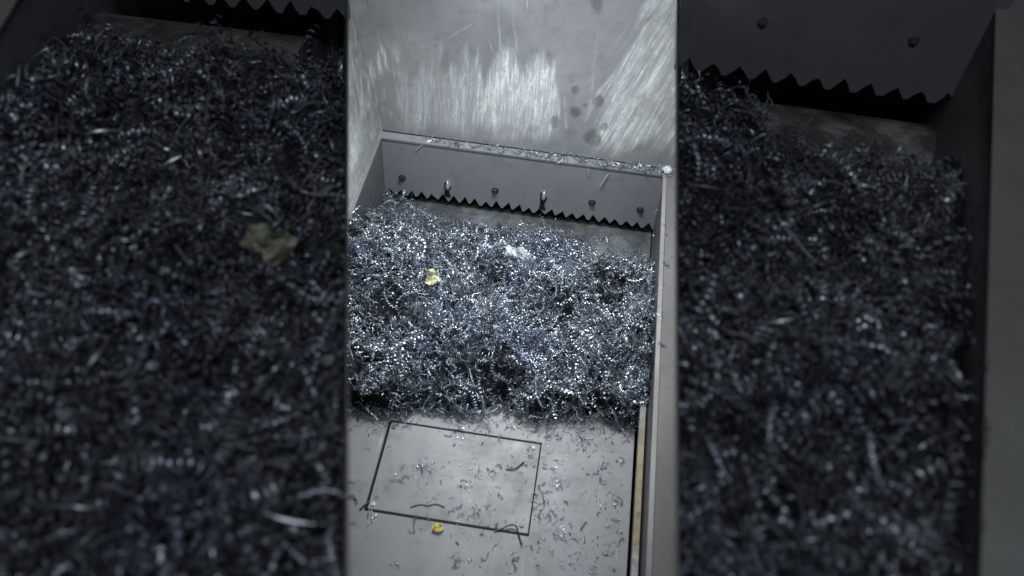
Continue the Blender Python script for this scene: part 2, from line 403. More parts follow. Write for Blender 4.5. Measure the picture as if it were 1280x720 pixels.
# hood back plate: leans away; wear mapped by place on the plate
hn = np.array([0, -math.cos(R(22)), math.sin(R(22))])*1.0
hdir = np.array([0, math.sin(R(22)), math.cos(R(22))])
h0 = np.array([0, .070, -.012])
corner_top = atplane(438, 12, h0, hn)
def hood_wear(px, py, u, v):
    bend = (fbm(u*7, v*5, 99)-.5)*.16
    u = u+bend*v+.010*(fbm(u*11, v*9, 98)-.5)
    base = np.zeros_like(px)
    # middle rubbed patch
    wob = (fbm(u*20, v*3, 5)-.5)*95+(fbm(u*60, v*4, 6)-.5)*40
    ma = sst(px, 488, 520)*(1-sst(px+wob*.25, 690, 706))*sst(py+wob, 62, 104)*(1-sst(py-(px-500)*.045+wob*.22, 146, 172))
    st = .75*fbm(u*95, v*8, 21, 4)+.25*fbm(u*70+v*22, v*9, 22, 3); st2 = .6*fbm(u*260, v*11, 33, 3)+.4*fbm(u*60, v*50, 34, 3)
    A = ma*(.50+.20*fbm(u*14, v*12, 41)+.5*sst(st, .34, .74)*(.45+.7*st2))*(.25+.75*sst(fbm(u*7, v*6, 40)+.12*sst(px, 560, 660), .34, .62))*(.55+.45*sst(px, 540, 640))
    A += ma*.55*np.exp(-(((px-655)/40)**2+((py-118)/38)**2))
    # right rubbed patch, strokes leaning right upward
    ur = u*math.cos(.42)-v*math.sin(.42); vr = u*math.sin(.42)+v*math.cos(.42)
    edge = 738+np.clip(150-py, 0, 200)*.50
    wb = (fbm(ur*18, vr*2.5, 8)-.5)*60+(fbm(ur*60, vr*4, 18)-.5)*36
    mb = sst(px+wb, edge-8, edge+14)*(1-sst(py+wb*.6, 172, 196))
    s3 = fbm(ur*110, vr*5, 51, 4); s4 = fbm(ur*30, vr*3, 61, 3)
    B = mb*(.48+.22*fbm(u*12, v*10, 43)+.5*sst(s3, .36, .74)*(.35+.9*s4))*(.55+.45*sst(fbm(u*7, v*9, 47), .3, .6))
    # left upper scuffs
    mc = (1-sst(px, 470, 540))*sst(py, 20, 60)*(1-sst(py, 130, 165))
    C = mc*(sst(fbm(u*60+v*12, v*10-u*10, 71, 5), .42, .74)*.75*sst(fbm(u*9, v*9, 72), .3, .55))
    D = .30*sst(fbm(u*5, v*5, 81), .45, .68)*(1-sst(py, 40, 80))*(1-sst(px, 600, 700))
    # single long scratches
    sc = np.zeros_like(px)
    for x0, y0, x1, y1, wd, s in ((622, 0, 628, 90, 1.5, .7), (607, 40, 622, 78, 1.6, .6), (640, 20, 648, 66, 1.1, .45), (560, 48, 590, 30, 2, .3), (748, 30, 738, 130, 2.2, .35), (520, 62, 545, 52, 2, .3), (705, 118, 708, 160, 1.5, .5)):
        t = np.clip(((px-x0)*(x1-x0)+(py-y0)*(y1-y0))/((x1-x0)**2+(y1-y0)**2), 0, 1)
        dd = np.hypot(px-x0-t*(x1-x0), py-y0-t*(y1-y0)); sc = np.maximum(sc, s*np.exp(-(dd/(wd*.7*(.5+fbm(u*60, v*30, 93))))**2)*sst(fbm(u*18, v*22, 95), .25, .6)*(.35+.65*t))
    return np.clip(np.maximum.reduce([A, B, C, D, sc]), 0, 1)
def hood_spots(px, py):
    s = np.zeros_like(px)
    for x0, y0, rx, ry, k in ((719, 112, 6, 6, .8), (719, 140, 7, 7, .9), (694, 152, 7, 8, .7), (748, 126, 8, 8, .8), (740, 172, 11, 11, .9), (755, 158, 5, 5, .7), (746, 4, 8, 12, .9), (557, 75, 6, 14, .55), (686, 70, 4, 10, .5), (668, 160, 5, 5, .4), (731, 131, 3, 3, .7)):
        d = ((px-x0)/rx)**2+((py-y0)/ry)**2
        a_ = np.arctan2(py-y0, px-x0); q = fbm(px*.16, py*.10, 7, 3)
        s = np.maximum(s, k*np.clip(1.5-d*(.35+1.5*q), 0, 1)*(.75+.35*fbm(px*.3, py*.2, 17, 2)))
    return s
def hood_material(name):
    k = N(name)
    wr = k.n('ShaderNodeAttribute', attribute_name='wear').outputs['Fac']; spt = k.n('ShaderNodeAttribute', attribute_name='spot').outputs['Fac']
    base = k.mix(k.ramp(k.noise(3, 4), (.35, (0, 0, 0)), (.7, (1, 1, 1))), (.150, .158, .165), (.20, .206, .214))
    base = k.mix(k.maprange(k.noise(15, 7, rough=.75), .48, .72, 0, .55), base, (.085, .09, .088))
    ln = k.n('ShaderNodeAttribute', attribute_name='lean').outputs['Fac']
    tc = k.n('ShaderNodeTexCoord')
    def streak(rot, sc_, det):
        mr = k.n('ShaderNodeMapping'); mr.inputs['Rotation'].default_value = (0, rot, 0); k.l(tc.outputs['Object'], mr.inputs[0])
        ms = k.n('ShaderNodeMapping'); ms.inputs['Scale'].default_value = (1, .05, .05); k.l(mr.outputs[0], ms.inputs[0])
        nz = k.n('ShaderNodeTexNoise'); nz.inputs['Scale'].default_value = sc_; nz.inputs['Detail'].default_value = det; nz.inputs['Roughness'].default_value = .75
        k.l(ms.outputs[0], nz.inputs['Vector']); return nz.outputs['Fac']
    stv = k.mix(ln, streak(.06, 120, 5), streak(-.42, 130, 5))
    stw = k.mix(ln, streak(-.22, 90, 5), streak(-.30, 70, 5))
    grit = k.noise(110, 6, rough=.8)
    def mth(op, a, b):
        x_ = k.n('ShaderNodeMath', operation=op, use_clamp=True)
        for i_, v_ in enumerate((a, b)):
            if hasattr(v_, 'links'): k.l(v_, x_.inputs[i_])
            else: x_.inputs[i_].default_value = v_
        return x_.outputs[0]
    sv = mth('ADD', k.maprange(stv, .45, .56, 0, .75), k.maprange(stw, .53, .62, 0, .5))
    sv = mth('MULTIPLY', mth('MULTIPLY', sv, k.maprange(grit, .35, .58, .35, 1)), k.maprange(k.noise(24, 6, rough=.8, stretch=(1, 1, .45)), .40, .54, .2, 1))
    fine_sc = mth('MULTIPLY', k.maprange(stv, .64, .72, 0, .5), k.maprange(k.noise(6, 3), .45, .6, 0, 1))
    wr0 = wr
    wr = mth('ADD', mth('MULTIPLY', wr0, mth('ADD', sv, .30)), fine_sc)
    c = k.mix(wr, base, (.56, .58, .58))
    c = k.mix(mth('MULTIPLY', spt, k.maprange(grit, .3, .6, .3, 1)), c, (.05, .053, .055)); k.col(c)
    k.set(.1, k.maprange(wr, 0, 1, .5, .62)); k.bump(wr, .35, .0015)
    return k.m
M_hood = hood_material('hood_worn_paint')
nx, nz = 460, 210
us = np.linspace(corner_top[0]-.12, 1.75, nx); vs = np.linspace(0, .72, nz)
U, V_ = np.meshgrid(us, vs)
P = h0+np.stack([U, 0*U, 0*U], 2)+V_[..., None]*hdir
# trim to the corner line with the left plate
cl = np.array([-.0125, .07, 0]); fr = V_/np.dot(corner_top-h0, hdir)
xmin = cl[0]+(corner_top[0]-cl[0])*fr
P[..., 0] = np.maximum(P[..., 0], xmin-.004)
PX, PY = proj(P)
hood = empty('hood', (0.6, .1, -1.2)); tag(hood, 'scuffed grey sheet metal hood rising behind the shredder hopper', 'hood')
o = grid_mesh('back_panel', P, M_hood, None, {'wear': hood_wear(PX, PY, U, V_), 'spot': hood_spots(PX, PY), 'lean': sst(PX, 715, 735)})
o.parent = hood; o.matrix_parent_inverse = Matrix.Translation(-hood.location)
sm = o.modifiers.new('thickness', 'SOLIDIFY'); sm.thickness = .006; sm.offset = -1 if False else 1
# left hood plate: spans the left rim line and the corner line
A0 = np.array([-.0125, .068, -.006]); A1 = corner_top+np.array([-.002, -.002, 0])
dcor = A1-A0
na, nb = 220, 180
aa = np.linspace(0, 1.9, na); bb = np.linspace(0, 1.25, nb)
AA, BB = np.meshgrid(aa, bb)
P = A0+AA[..., None]*np.array([0, -1.0, 0])+BB[..., None]*dcor
PX, PY = proj(P)
wl = np.exp(-((PX-(436+np.clip(160-PY, 0, 200)*-.10))/ (13+6*fbm(AA*9, BB*9, 3)))**2)*sst(PY, 128, 175)*.95*(.55+.6*fbm(AA*60, BB*8, 9))
wl = np.maximum(wl, sst(fbm(AA*30+BB*10, BB*5, 15, 5), .42, .74)*.6*(1-sst(PY, 130, 200)))
wl = np.maximum(wl, .35*sst(fbm(AA*50, BB*9, 25, 3), .5, .7))
o = grid_mesh('side_panel', P[:, ::-1], M_hood, None, {'wear': np.clip(wl, 0, 1)[:, ::-1], 'spot': (0*wl)[:, ::-1], 'lean': (0*wl)[:, ::-1]})
o.parent = hood; o.matrix_parent_inverse = Matrix.Translation(-hood.location)
sm = o.modifiers.new('thickness', 'SOLIDIFY'); sm.thickness = .006; sm.offset = 1

# ------------------------------------------------------------------ pusher (ram) with hatch
push = empty('pusher_plate', (.6, -1.4, -1.1)); tag(push, 'flat grey steel pusher plate littered with shavings below the pile', 'plate')
XA, XC, YB, YE, XR, YF, YN = .3049, .8451, -1.1685, -1.5163, 1.1706, -.86, -2.1
gl, gt, gb, gr = .010, .008, .011, .005
ox = [.006, XA-gl*.5, XC+gr*.5, XR]; oy = [YN, YE-gb*.5, YB+gt*.5, YF]
bm = bmesh.new()
vv = {}
for zi, z in enumerate((ZP-.02, ZP)):
    for i, x in enumerate(ox):
        for j, y in enumerate(oy): vv[i, j, zi] = bm.verts.new((x, y, z))
for i in range(3):
    for j in range(3):
        if (i, j) == (1, 1): continue
        for zi in (0, 1): bm.faces.new([vv[i, j, zi], vv[i+1, j, zi], vv[i+1, j+1, zi], vv[i, j+1, zi]])
def side(a, b): bm.faces.new([vv[(*a, 0)], vv[(*b, 0)], vv[(*b, 1)], vv[(*a, 1)]])
for i in range(3): side((i, 0), (i+1, 0)); side((i, 3), (i+1, 3)); side((0, i), (0, i+1)); side((3, i), (3, i+1))
side((1, 1), (2, 1)); side((1, 2), (2, 2)); side((1, 1), (1, 2)); side((2, 1), (2, 2))
bm_obj('deck', bm, M_plate, push, .001)
bm = bmesh.new(); box(bm, XA+gl*.5, XC-gr*.5, YE+gb*.5, YB-gt*.5, ZP-.017, ZP-.0012); hatch = bm_obj('hatch_cover', bm, M_plate, push, .001)
bm = bmesh.new(); box(bm, XA-.03, XC+.03, YE-.03, YB+.03, ZP-.045, ZP-.021); bm_obj('hatch_seat', bm, M_dark, push)
bm = bmesh.new(); box(bm, .02, XR-.02, YF-.03, YF-.01, -1.05, ZP-.0205); bm_obj('pusher_front', bm, M_pit, push)
for px, py, mt in ((466.5, 630, M_bright), (667, 560, M_bolt), (652, 656.5, M_bolt), (492, 534, M_bolt)):
    p = atz(px, py, ZP); bm = bmesh.new(); cyl(bm, (p[0], p[1], ZP-.0015), (0, 0, 1), .0085, .004, 12, .0075)
    cyl(bm, (p[0], p[1], ZP+.0024), (0, 0, 1), .004, .0012, 6)
    o = bm_obj('screw', bm, mt, hatch)

# ------------------------------------------------------------------ the pile in the hopper
def pile_h(x, y):
    """height of the heap in the hopper"""
    t = np.clip((-y-.04)/(-front_y(x)-.04), 0, 1)
    prof = np.interp(t, [0, .06, .12, .20, .45, .62, .76, .88, .96, 1.0], [-.395, -.350, -.312, -.278, -.205, -.165, -.15, -.16, -.195, -.275])
    n = (fbm(x*5, y*5, 3)-.5)*.08+(fbm(x*15, y*15, 9)-.5)*.085+(fbm(x*34, y*34, 19)-.5)*.035
    r = sst(x, .84, .96)*(1-sst(-y, .12, .30))*.12                  # hollow at the right back, drum shows
    l = (1-sst(x, .0, .2))*(1-sst(-y, .0, .2))*.03+.19*(1-sst(x, .0, .34))*sst(-y, .10, .42)*(1-sst(-y, .62, .90))
    # dark hollows in the front face
    hol = .06*np.exp(-(((x-1.06)/.05)**2+((y+.60)/.05)**2))+.05*np.exp(-(((x-.80)/.09)**2+((y+.74)/.05)**2))+.05*np.exp(-(((x-.35)/.05)**2+((y+.70)/.06)**2))
    return prof+n*sst(t, -.02, .12)-r+l-hol
_fl = np.array([atz(a, b, -.30)[:2] for a, b in ((425, 506), (500, 512), (560, 518), (620, 508), (660, 520), (720, 524), (800, 530))])
def front_y(x): return np.interp(x, _fl[:, 0], _fl[:, 1])-.02*(fbm(x*6, x*0+.3, 44)-.5)*2-.03*(fbm(x*22, x*0+.7, 45)-.5)*2

def normals(h, x, y, e=.012):
    gx = (h(x+e, y)-h(x-e, y))/(2*e); gy = (h(x, y+e)-h(x, y-e))/(2*e)
    n = np.stack([-gx, -gy, np.ones_like(gx)], 1); return n/np.linalg.norm(n, axis=1)[:, None]

pile = empty('swarf_pile', (.6, -.5, -1.1)); tag(pile, 'bright tangled heap of curled steel shavings filling the lit hopper', 'shavings', kind='stuff')
gx = np.linspace(.004, W-.004, 150); gy = np.linspace(-.035, -.955, 120)
GX, GY = np.meshgrid(gx, gy)
fy = front_y(GX); GYs = -.035+(GY+.035)*(-fy-.035)/.92
Z = pile_h(GX, GYs)-.03+.022*sst(-GY, .80, .93)
o = grid_mesh('pile_core', np.stack([GX, GYs, Z], 2)[::-1], M_core); o['kind'] = 'stuff'
o.parent = pile; o.matrix_parent_inverse = Matrix.Translation(-pile.location)

def scatter(n):
    x = RNG.uniform(.012, W-.012, n); y = -RNG.uniform(.035, 1.12, n)
    ok = y > front_y(x)-.0; x, y = x[ok], y[ok]
    return x, y
x, y = scatter(23000)
d = fbm(x*9, y*9, 77)
keep = RNG.random(len(x)) < .46+2.6*(d-.44)
x, y = x[keep], y[keep]
nrm = normals(pile_h, x, y)
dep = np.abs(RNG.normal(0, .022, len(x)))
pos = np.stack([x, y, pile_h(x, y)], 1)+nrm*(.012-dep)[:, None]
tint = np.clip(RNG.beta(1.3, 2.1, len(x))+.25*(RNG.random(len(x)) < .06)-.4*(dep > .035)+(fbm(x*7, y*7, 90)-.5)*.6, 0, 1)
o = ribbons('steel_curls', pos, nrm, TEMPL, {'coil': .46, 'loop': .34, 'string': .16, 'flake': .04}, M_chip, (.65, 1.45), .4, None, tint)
o['kind'] = 'stuff'; o.parent = pile; o.matrix_parent_inverse = Matrix.Translation(-pile.location)
print('center chips', len(x))
# long strands lying over the heap, in loose clumps
x, y = scatter(5000); kp = RNG.random(len(x)) < .15+1.6*(fbm(x*6, y*6, 123)-.40); x, y = x[kp][:1500], y[kp][:1500]
nrm = normals(pile_h, x, y); pos = np.stack([x, y, pile_h(x, y)], 1)+nrm*RNG.uniform(.002, .022, len(x))[:, None]
o = ribbons('long_strands', pos, nrm, TEMPL, {'long': .85, 'coil': .15}, M_chip, (.9, 1.5), .25, None, np.clip(RNG.beta(1.8, 1.6, len(x)), 0, 1))
o['kind'] = 'stuff'; o.parent = pile; o.matrix_parent_inverse = Matrix.Translation(-pile.location)
print('long', len(x))
# a fringe of chips spilling over the front edge, standing up at the back and over the right rim
NF = 430; x = RNG.uniform(.01, W-.03, NF); y = front_y(x)+RNG.normal(-.002, .020, NF)
pos = np.stack([x, y, np.maximum(ZP+.010, np.where(y > front_y(x), -.275, ZP+.008))+np.abs(RNG.normal(0, .012, NF))], 1)
x2 = RNG.uniform(.02, W-.02, 260); y2 = -.10-np.abs(RNG.normal(0, .03, 260))-.13*sst(x2, .86, 1.0)
pos2 = np.stack([x2, y2, pile_h(x2, y2)+RNG.uniform(0, .045, 260)], 1)
x3 = RNG.uniform(W-.05, W+.012, 120); y3 = RNG.uniform(-.9, -.22, 120)
pos3 = np.stack([x3, y3, np.where(x3 > W-.02, .0, pile_h(x3, y3))*RNG.uniform(.2, 1, 120)], 1)
x4 = RNG.uniform(0.0, .13, 130); y4 = -np.abs(RNG.normal(0.04, .05, 130))-.01; pos4 = np.stack([x4, y4, -.31+RNG.uniform(-.05, .04, 130)-x4*.1], 1)
x5 = RNG.uniform(.80, 1.17, 70); y5 = -RNG.uniform(.06, .22, 70); pos5 = np.stack([x5, y5, -.605+np.sqrt(np.maximum(.27**2-(y5+.06)**2, 0))+.004], 1)
pos = np.concatenate([pos, pos2, pos3[95:], pos4, pos5])
nn = np.tile([0, -.2, 1.0], (len(pos), 1)); nn /= np.linalg.norm(nn, axis=1)[:, None]
o = ribbons('loose_edge_curls', pos, nn, TEMPL, {'coil': .55, 'loop': .35, 'string': .10}, M_chip, (.55, 1.15), .4, None, RNG.beta(1.3, 2.1, len(pos)))
o['kind'] = 'stuff'; o.parent = pile; o.matrix_parent_inverse = Matrix.Translation(-pile.location)

# ------------------------------------------------------------------ added side bins standing in for dimmed side panels
ZR, ZCB, ZPB = 1.12, .80, .86
def bin_common(side_sign, name, label, teeth_px, rim_px, edge_px, bolts, seed, pile_label, hfun_px):
    """an added flared bin in place of a dimmed side panel: inner cutting edge wall (towards the middle), outer wall with rim, toothed back plate, drum, heap"""
    t0, t1 = atz(*teeth_px[0], ZCB), atz(*teeth_px[1], ZCB)
    r0, r1 = atz(*rim_px[0], ZR), atz(*rim_px[1], ZR)
    e0, e1 = atz(edge_px, -60, ZR), atz(edge_px, 800, ZR)
    ctr = (e0+e1+r0+r1)/4
    root = empty(name, (ctr[0], ctr[1], -1.2)); tag(root, label, 'bin')
    def keepin(q, mar=12):                       # stays behind the inner wall
        q = np.array(q, float)
        for _ in range(200):
            px_ = proj(q)[0]
            if (px_-edge_px)*side_sign >= mar: break
            q = q+np.array([side_sign*.01, 0, 0])
        return q
    # edge wall: lies just outside the line of sight, leaning away from the middle as it goes down
    def down(p, k): 
        d = p-CAM; d = d/-d[2]; q = p+d*k; q[0] -= 0; q = q+np.array([-side_sign*-1*.05*k*0, 0, 0]); return q
    wn = np.cross(e1-e0, down(e0, 1)-e0); wn /= np.linalg.norm(wn)
    if wn[0]*side_sign > 0: wn = -wn           # wn points to the middle (left bin side_sign=-1 → +x)
    lean = -wn*.02
    b0, b1 = down(e0, .75)+lean, down(e1, .75)+lean
    slab('inner_wall', [e0, e1, b1, b0], wn, .004, M_bin, root)
    # toothed plate
    L = np.linalg.norm(t1-t0); ux = (t1-t0)/L; ntee = max(4, int(round(L/.078))); pt = L/ntee
    nrm_ = np.cross(ux, [0, 0, 1.0])
    if nrm_[1] > 0: nrm_ = -nrm_
    bm = bmesh.new(); low = []
    for i in range(ntee): low += [(i*pt, random.uniform(0, .006)), ((i+random.uniform(.06, .16))*pt, .004), ((i+.32+random.uniform(-.04, .04))*pt, .027), ((i+.5+random.uniform(-.1, .1))*pt, .046+random.uniform(-.010, .006)), ((i+.70+random.uniform(-.04, .04))*pt, .025), ((i+random.uniform(.84, .94))*pt, .003)]
    low.append((L, 0)); top = .55
    for off in (0, -.016):
        vs_ = [bm.verts.new(tuple(t0+ux*a+np.array([0, 0, b])+nrm_*off)) for a, b in low]
        vt = [bm.verts.new(tuple(t0+ux*a+np.array([0, 0, .07])+nrm_*off)) for a, b in low]
        c0 = bm.verts.new(tuple(t0-ux*(.075 if side_sign > 0 else 0)+np.array([0, 0, top])+nrm_*off)); c1 = bm.verts.new(tuple(t1+ux*(.05 if side_sign < 0 else 0)+np.array([0, 0, top])+nrm_*off))
        for i in range(len(low)-1): bm.faces.new((vs_[i], vs_[i+1], vt[i+1], vt[i]))
        bm.faces.new(vt+[c1, c0])
        if off == 0: keepv = vs_
        else:
            for i in range(len(low)-1): bm.faces.new((keepv[i], keepv[i+1], vs_[i+1], vs_[i]))
    bm_obj('toothed_plate', bm, M_bincomb, root)
    for px, py in bolts:
        p = atplane(px, py, t0, nrm_); bm = bmesh.new(); cyl(bm, p, nrm_, .016, .008, 14, .014); cyl(bm, p+nrm_*.008, nrm_, .010, .006, 6, .009)
        bm_obj('bolt', bm, M_bolt, root)
    # drum under the plate
    bm = bmesh.new(); q0 = t0+ux*(.20 if side_sign > 0 else -.06)+nrm_*.10; cyl(bm, (q0[0], q0[1], ZCB-.37), ux, .30, L-(.15 if side_sign > 0 else .09), 64); bm_obj('rotor_drum', bm, M_bindrum, root)
    # outer wall and rim plate
    dirr = (r1-r0)/np.linalg.norm(r1-r0); on = np.cross(dirr, [0, 0, 1.0])
    if on[0]*side_sign > 0: on = -on                                 # points to the bin's inside
    r0x = r0-dirr*.25; r1x = r1+dirr*.1
    slab('outer_wall', [r0x, r1x, r1x-np.array([0, 0, .75]), r0x-np.array([0, 0, .75])], on, .012, M_binwall, root)
    zo = np.array([0, 0, .0085]); slab('rim', [r0x+on*.004+zo, r1x+on*.004+zo, r1x-on*.30+zo, r0x-on*.30+zo], (0, 0, 1), .008, M_binrim, root)
    # back wall closing the pit and base body
    bk = -nrm_*.25; ea, eb = (0, .25) if side_sign > 0 else (-.25, 0)
    slab('back_wall', [keepin(q) for q in (t0+bk+ux*ea+[0, 0, .3], t1+bk+ux*eb+[0, 0, .3], t1+bk+ux*eb-[0, 0, .45], t0+bk+ux*ea-[0, 0, .45])], nrm_, .01, M_pit, root)
    n0 = atz(edge_px, 800, ZR)
    bm = bmesh.new()
    zb = .34
    fp = [down(e1, ZR-zb)+lean*1.4, down(e0, ZR-zb)+lean*1.4, t0+bk if side_sign > 0 else t1+bk, r0x, r1x]
    cxy = np.mean(fp, 0)
    poly = [keepin((*(cxy+(p-cxy)*.98)[:2], zb), 25) for p in fp]
    xs = [p[0] for p in poly]; ys = [p[1] for p in poly]
    hexa(bm, [(p[0], p[1], zb-.012) for p in poly], [(p[0], p[1], zb) for p in poly]); bm_obj('bottom', bm, M_pit, root)
    # legs
    for p in poly[2:]+[poly[1], poly[0]]:
        q = keepin((*(cxy+(p-cxy)*.85)[:2], -1.2), 60)
        bm = bmesh.new(); box(bm, q[0]-.03, q[0]+.03, q[1]-.03, q[1]+.03, -1.2, zb-.0125); bm_obj('leg', bm, M_bin, root)
    # heap
    proot = empty('swarf_pile', (cxy[0], cxy[1], zb)); tag(proot, pile_label, 'shavings', kind='stuff')
    def hz(x, y):
        n = (fbm(x*4+seed, y*4, seed)-.5)*.10+(fbm(x*13, y*13, seed+5)-.5)*.07+(fbm(x*30, y*30, seed+9)-.5)*.035
        dist = (np.stack([x, y], -1)-t0[:2])@nrm_[:2]                # distance in front of the toothed plate
        s = (np.stack([x, y], -1)-t0[:2])@ux[:2]/L
        ramp = np.interp(dist, [0, .05, .22, .6, 1.4], [-.16, -.11, -.03, .05, .14])
        da = (np.stack([x, y], -1)-r0[:2])@(on[:2]/np.linalg.norm(on[:2]))   # distance from the outer wall
        bank = .075*(1-sst(da, .0, .30))*sst(dist, .30, .60)
        return ZPB-.02+n+ramp+bank-hfun_px(s, dist)
    # footprint in view, by region of the bin floor
    m_ = 170
    if side_sign < 0: pxr = (-70, edge_px-1)
    else: pxr = (edge_px+1, 1350)
    gu, gv = np.meshgrid(np.linspace(*pxr, m_), np.linspace(10, 790, m_))
    D = FW*FPX+RT*(gu-640)[..., None]-UP*(gv-360)[..., None]
    tt = (ZPB-CAM[2])/D[..., 2]; Q = CAM+D*tt[..., None]
    def inside(x, y, pad=0):
        p = np.stack([x, y], -1)
        a = (p-t0[:2])@nrm_[:2] > .02+pad
        b = (p-r0[:2])@(on[:2]/np.linalg.norm(on[:2])) > .012+pad
        return a & b
    # core as a regular grid in world space, cut to the bin
    xs = np.linspace(Q[..., 0].min(), Q[..., 0].max(), 150); ys = np.linspace(Q[..., 1].min(), min(Q[..., 1].max(), max(t0[1], t1[1])), 150)
    X, Y = np.meshgrid(xs, ys)
    e_n = np.cross(e1-e0, CAM-e0); e_n /= np.linalg.norm(e_n)
    if e_n[0]*side_sign < 0: e_n = -e_n        # points into the bin
    Zc = hz(X, Y)-.045
    Pc = np.stack([X, Y, Zc], 2)
    din = (Pc-e0)@e_n
    # push vertices that stick out through the inner wall back to it
    corr = np.minimum(din-.012, 0)
    Pc = Pc-corr[..., None]*e_n
    dr = (Pc[..., :2]-r0[:2])@(on[:2]/np.linalg.norm(on[:2])); c2 = np.minimum(dr-.006, 0)
    Pc[..., 0] -= c2*on[0]; Pc[..., 1] -= c2*on[1]
    dt = (Pc[..., :2]-t0[:2])@nrm_[:2]; c3 = np.minimum(dt-.004, 0)
    Pc[..., 0] -= c3*nrm_[0]; Pc[..., 1] -= c3*nrm_[1]
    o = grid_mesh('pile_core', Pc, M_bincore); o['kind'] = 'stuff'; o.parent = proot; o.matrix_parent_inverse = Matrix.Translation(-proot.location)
    # chips: sampled evenly over the floor that the bin covers
    cnt = 30000
    x = RNG.uniform(xs[0], xs[-1], cnt); y = RNG.uniform(ys[0], ys[-1], cnt)
    z = hz(x, y); p3 = np.stack([x, y, z], 1)
    ok = inside(x, y, .01) & ((p3-e0)@e_n > .012)
    x, y, z = x[ok], y[ok], z[ok]
    px, py = proj(np.stack([x, y, z], 1)); ok = (py > -30) & (py < 780) & (px > -60) & (px < 1340)
    x, y = x[ok], y[ok]
    dd = fbm(x*8, y*8, seed+31); ok = RNG.random(len(x)) < .5+.9*(dd-.3); x, y = x[ok], y[ok]
    if len(x) > 5200:
        sel = RNG.choice(len(x), 5200, replace=False); x, y = x[sel], y[sel]
    nm = normals(hz, x, y)
    dep = np.abs(RNG.normal(0, .026, len(x)))
    pos = np.stack([x, y, hz(x, y)], 1)+nm*(.014-dep)[:, None]
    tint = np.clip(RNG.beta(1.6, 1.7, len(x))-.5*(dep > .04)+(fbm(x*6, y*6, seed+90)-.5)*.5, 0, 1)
    on2 = np.array([on[0], on[1], 0]); on2 /= np.linalg.norm(on2)
    def clampv(V):
        V = V-np.minimum((V-e0)@e_n-.004, 0)[:, None]*e_n
        return V-np.minimum((V-r0)@on2-.004, 0)[:, None]*on2
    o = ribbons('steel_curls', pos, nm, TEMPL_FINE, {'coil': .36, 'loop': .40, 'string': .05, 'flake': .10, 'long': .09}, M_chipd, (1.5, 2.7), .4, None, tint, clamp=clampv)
    o['kind'] = 'stuff'; o.parent = proot; o.matrix_parent_inverse = Matrix.Translation(-proot.location)
    print(name, 'chips', len(x), 'teeth', t0, t1, 'rim', r0, r1, 'edge', e0, e1)
    return root, dict(hz=hz)

lb, li = bin_common(-1, 'standin_bin', 'added stand-in bin, coloured dark, at the left edge beside the lit hopper', [(120, -10), (437, 27)], [(34, -20), (-130, 260)], 436, [], 3,
           'added heap of dimly coloured steel shavings filling the left side, yellow scrap on it', lambda s, d: .14*(1-sst(d, .08, .45)))
rb, ri = bin_common(1, 'standin_bin', 'added stand-in bin, coloured dark, at the right edge with two bolts above its teeth', [(842, 87), (1196, 134)], [(1246, -20), (1226, 740)], 844, [(953, 27), (1142, 50)], 8,
           'added heap of dimly coloured steel shavings filling the right side beside the grey rim', lambda s, d: .22*sst(s, .26, .42)*(1-sst(d, .16, .50)))

# ------------------------------------------------------------------ scraps
def crumple(name, c, sx, sy, mat, label, cat, seed, tilt=(0, 0, 0), th=.0015, amp=.35, star=0):
    nn_ = 12; g = np.linspace(-1, 1, nn_); X, Y = np.meshgrid(g, g)
    ang = np.arctan2(Y, X); rr = .72+.5*(fbm(np.cos(ang)*1.6+5, np.sin(ang)*1.6+5, seed, 2)-.5)*2
    if star: rr = (.42+.62*np.abs(np.cos(star*.5*(ang-.5)))**2.2)*(.75+.5*fbm(np.cos(ang)*2+5, np.sin(ang)*2+5, seed, 2))
    cir = np.maximum(np.abs(X), np.abs(Y))/np.maximum(np.hypot(X, Y), 1e-6)
    Xs, Ys = X*cir*rr*sx, Y*cir*rr*sy
    Zs = (fbm(X*1.7+3, Y*1.7+3, seed+3, 3)-.5)*2*amp*min(sx, sy)+.25*min(sx, sy)*np.abs(fbm(X*3, Y*3, seed+8, 2)-.5)*2
    Zs -= Zs.min()
    P = np.stack([Xs, Ys, Zs], 2)
    o = grid_mesh(name, P, mat, smooth=False); o.location = tuple(c); o.rotation_euler = tilt
    s = o.modifiers.new('thickness', 'SOLIDIFY'); s.thickness = th; s.offset = 1
    return tag(o, label, cat)
def on_pile(px, py, lift=.012):
    z = -.25
    for _ in range(8):
        p = atz(px, py, z); z = float(pile_h(np.array([p[0]]), np.array([p[1]]))[0])+lift
    return atz(px, py, z)
crumple('plastic_scrap', on_pile(542, 345, .040), .048, .038, M_yel, 'pale yellow crumpled scrap lying on the bright pile of shavings', 'scrap', 5, (.75, -.25, .3), amp=.8)
crumple('foil_scrap', on_pile(649, 318, .02), .070, .040, M_foil, 'whitish crumpled foil scrap half buried in the bright pile', 'scrap', 9, (.3, 0, -.5))
crumple('foil_scrap', on_pile(620, 363, .008), .026, .014, M_foil, 'small whitish foil flake near the middle of the bright pile', 'scrap', 12, (.3, .1, .9))
p = atz(547, 662, ZP); crumple('painted_scrap', (p[0], p[1], ZP+.001), .023, .018, M_yel2, 'small yellow scrap on the plate just below the hatch', 'scrap', 21, (0, 0, .5), amp=.5)
def on_bin(info, px, py, lift=.015):
    z = ZPB
    for _ in range(10):
        p = atz(px, py, z); z = float(info['hz'](np.array([p[0]]), np.array([p[1]]))[0])+lift
    return atz(px, py, z)
crumple('plastic_scrap', on_bin(li, 340, 306, .035), .072, .056, M_olive, 'added yellowish green scrap, dimmed by its colour, on the dark left heap', 'scrap', 41, (.7, -.3, .5), amp=.8)
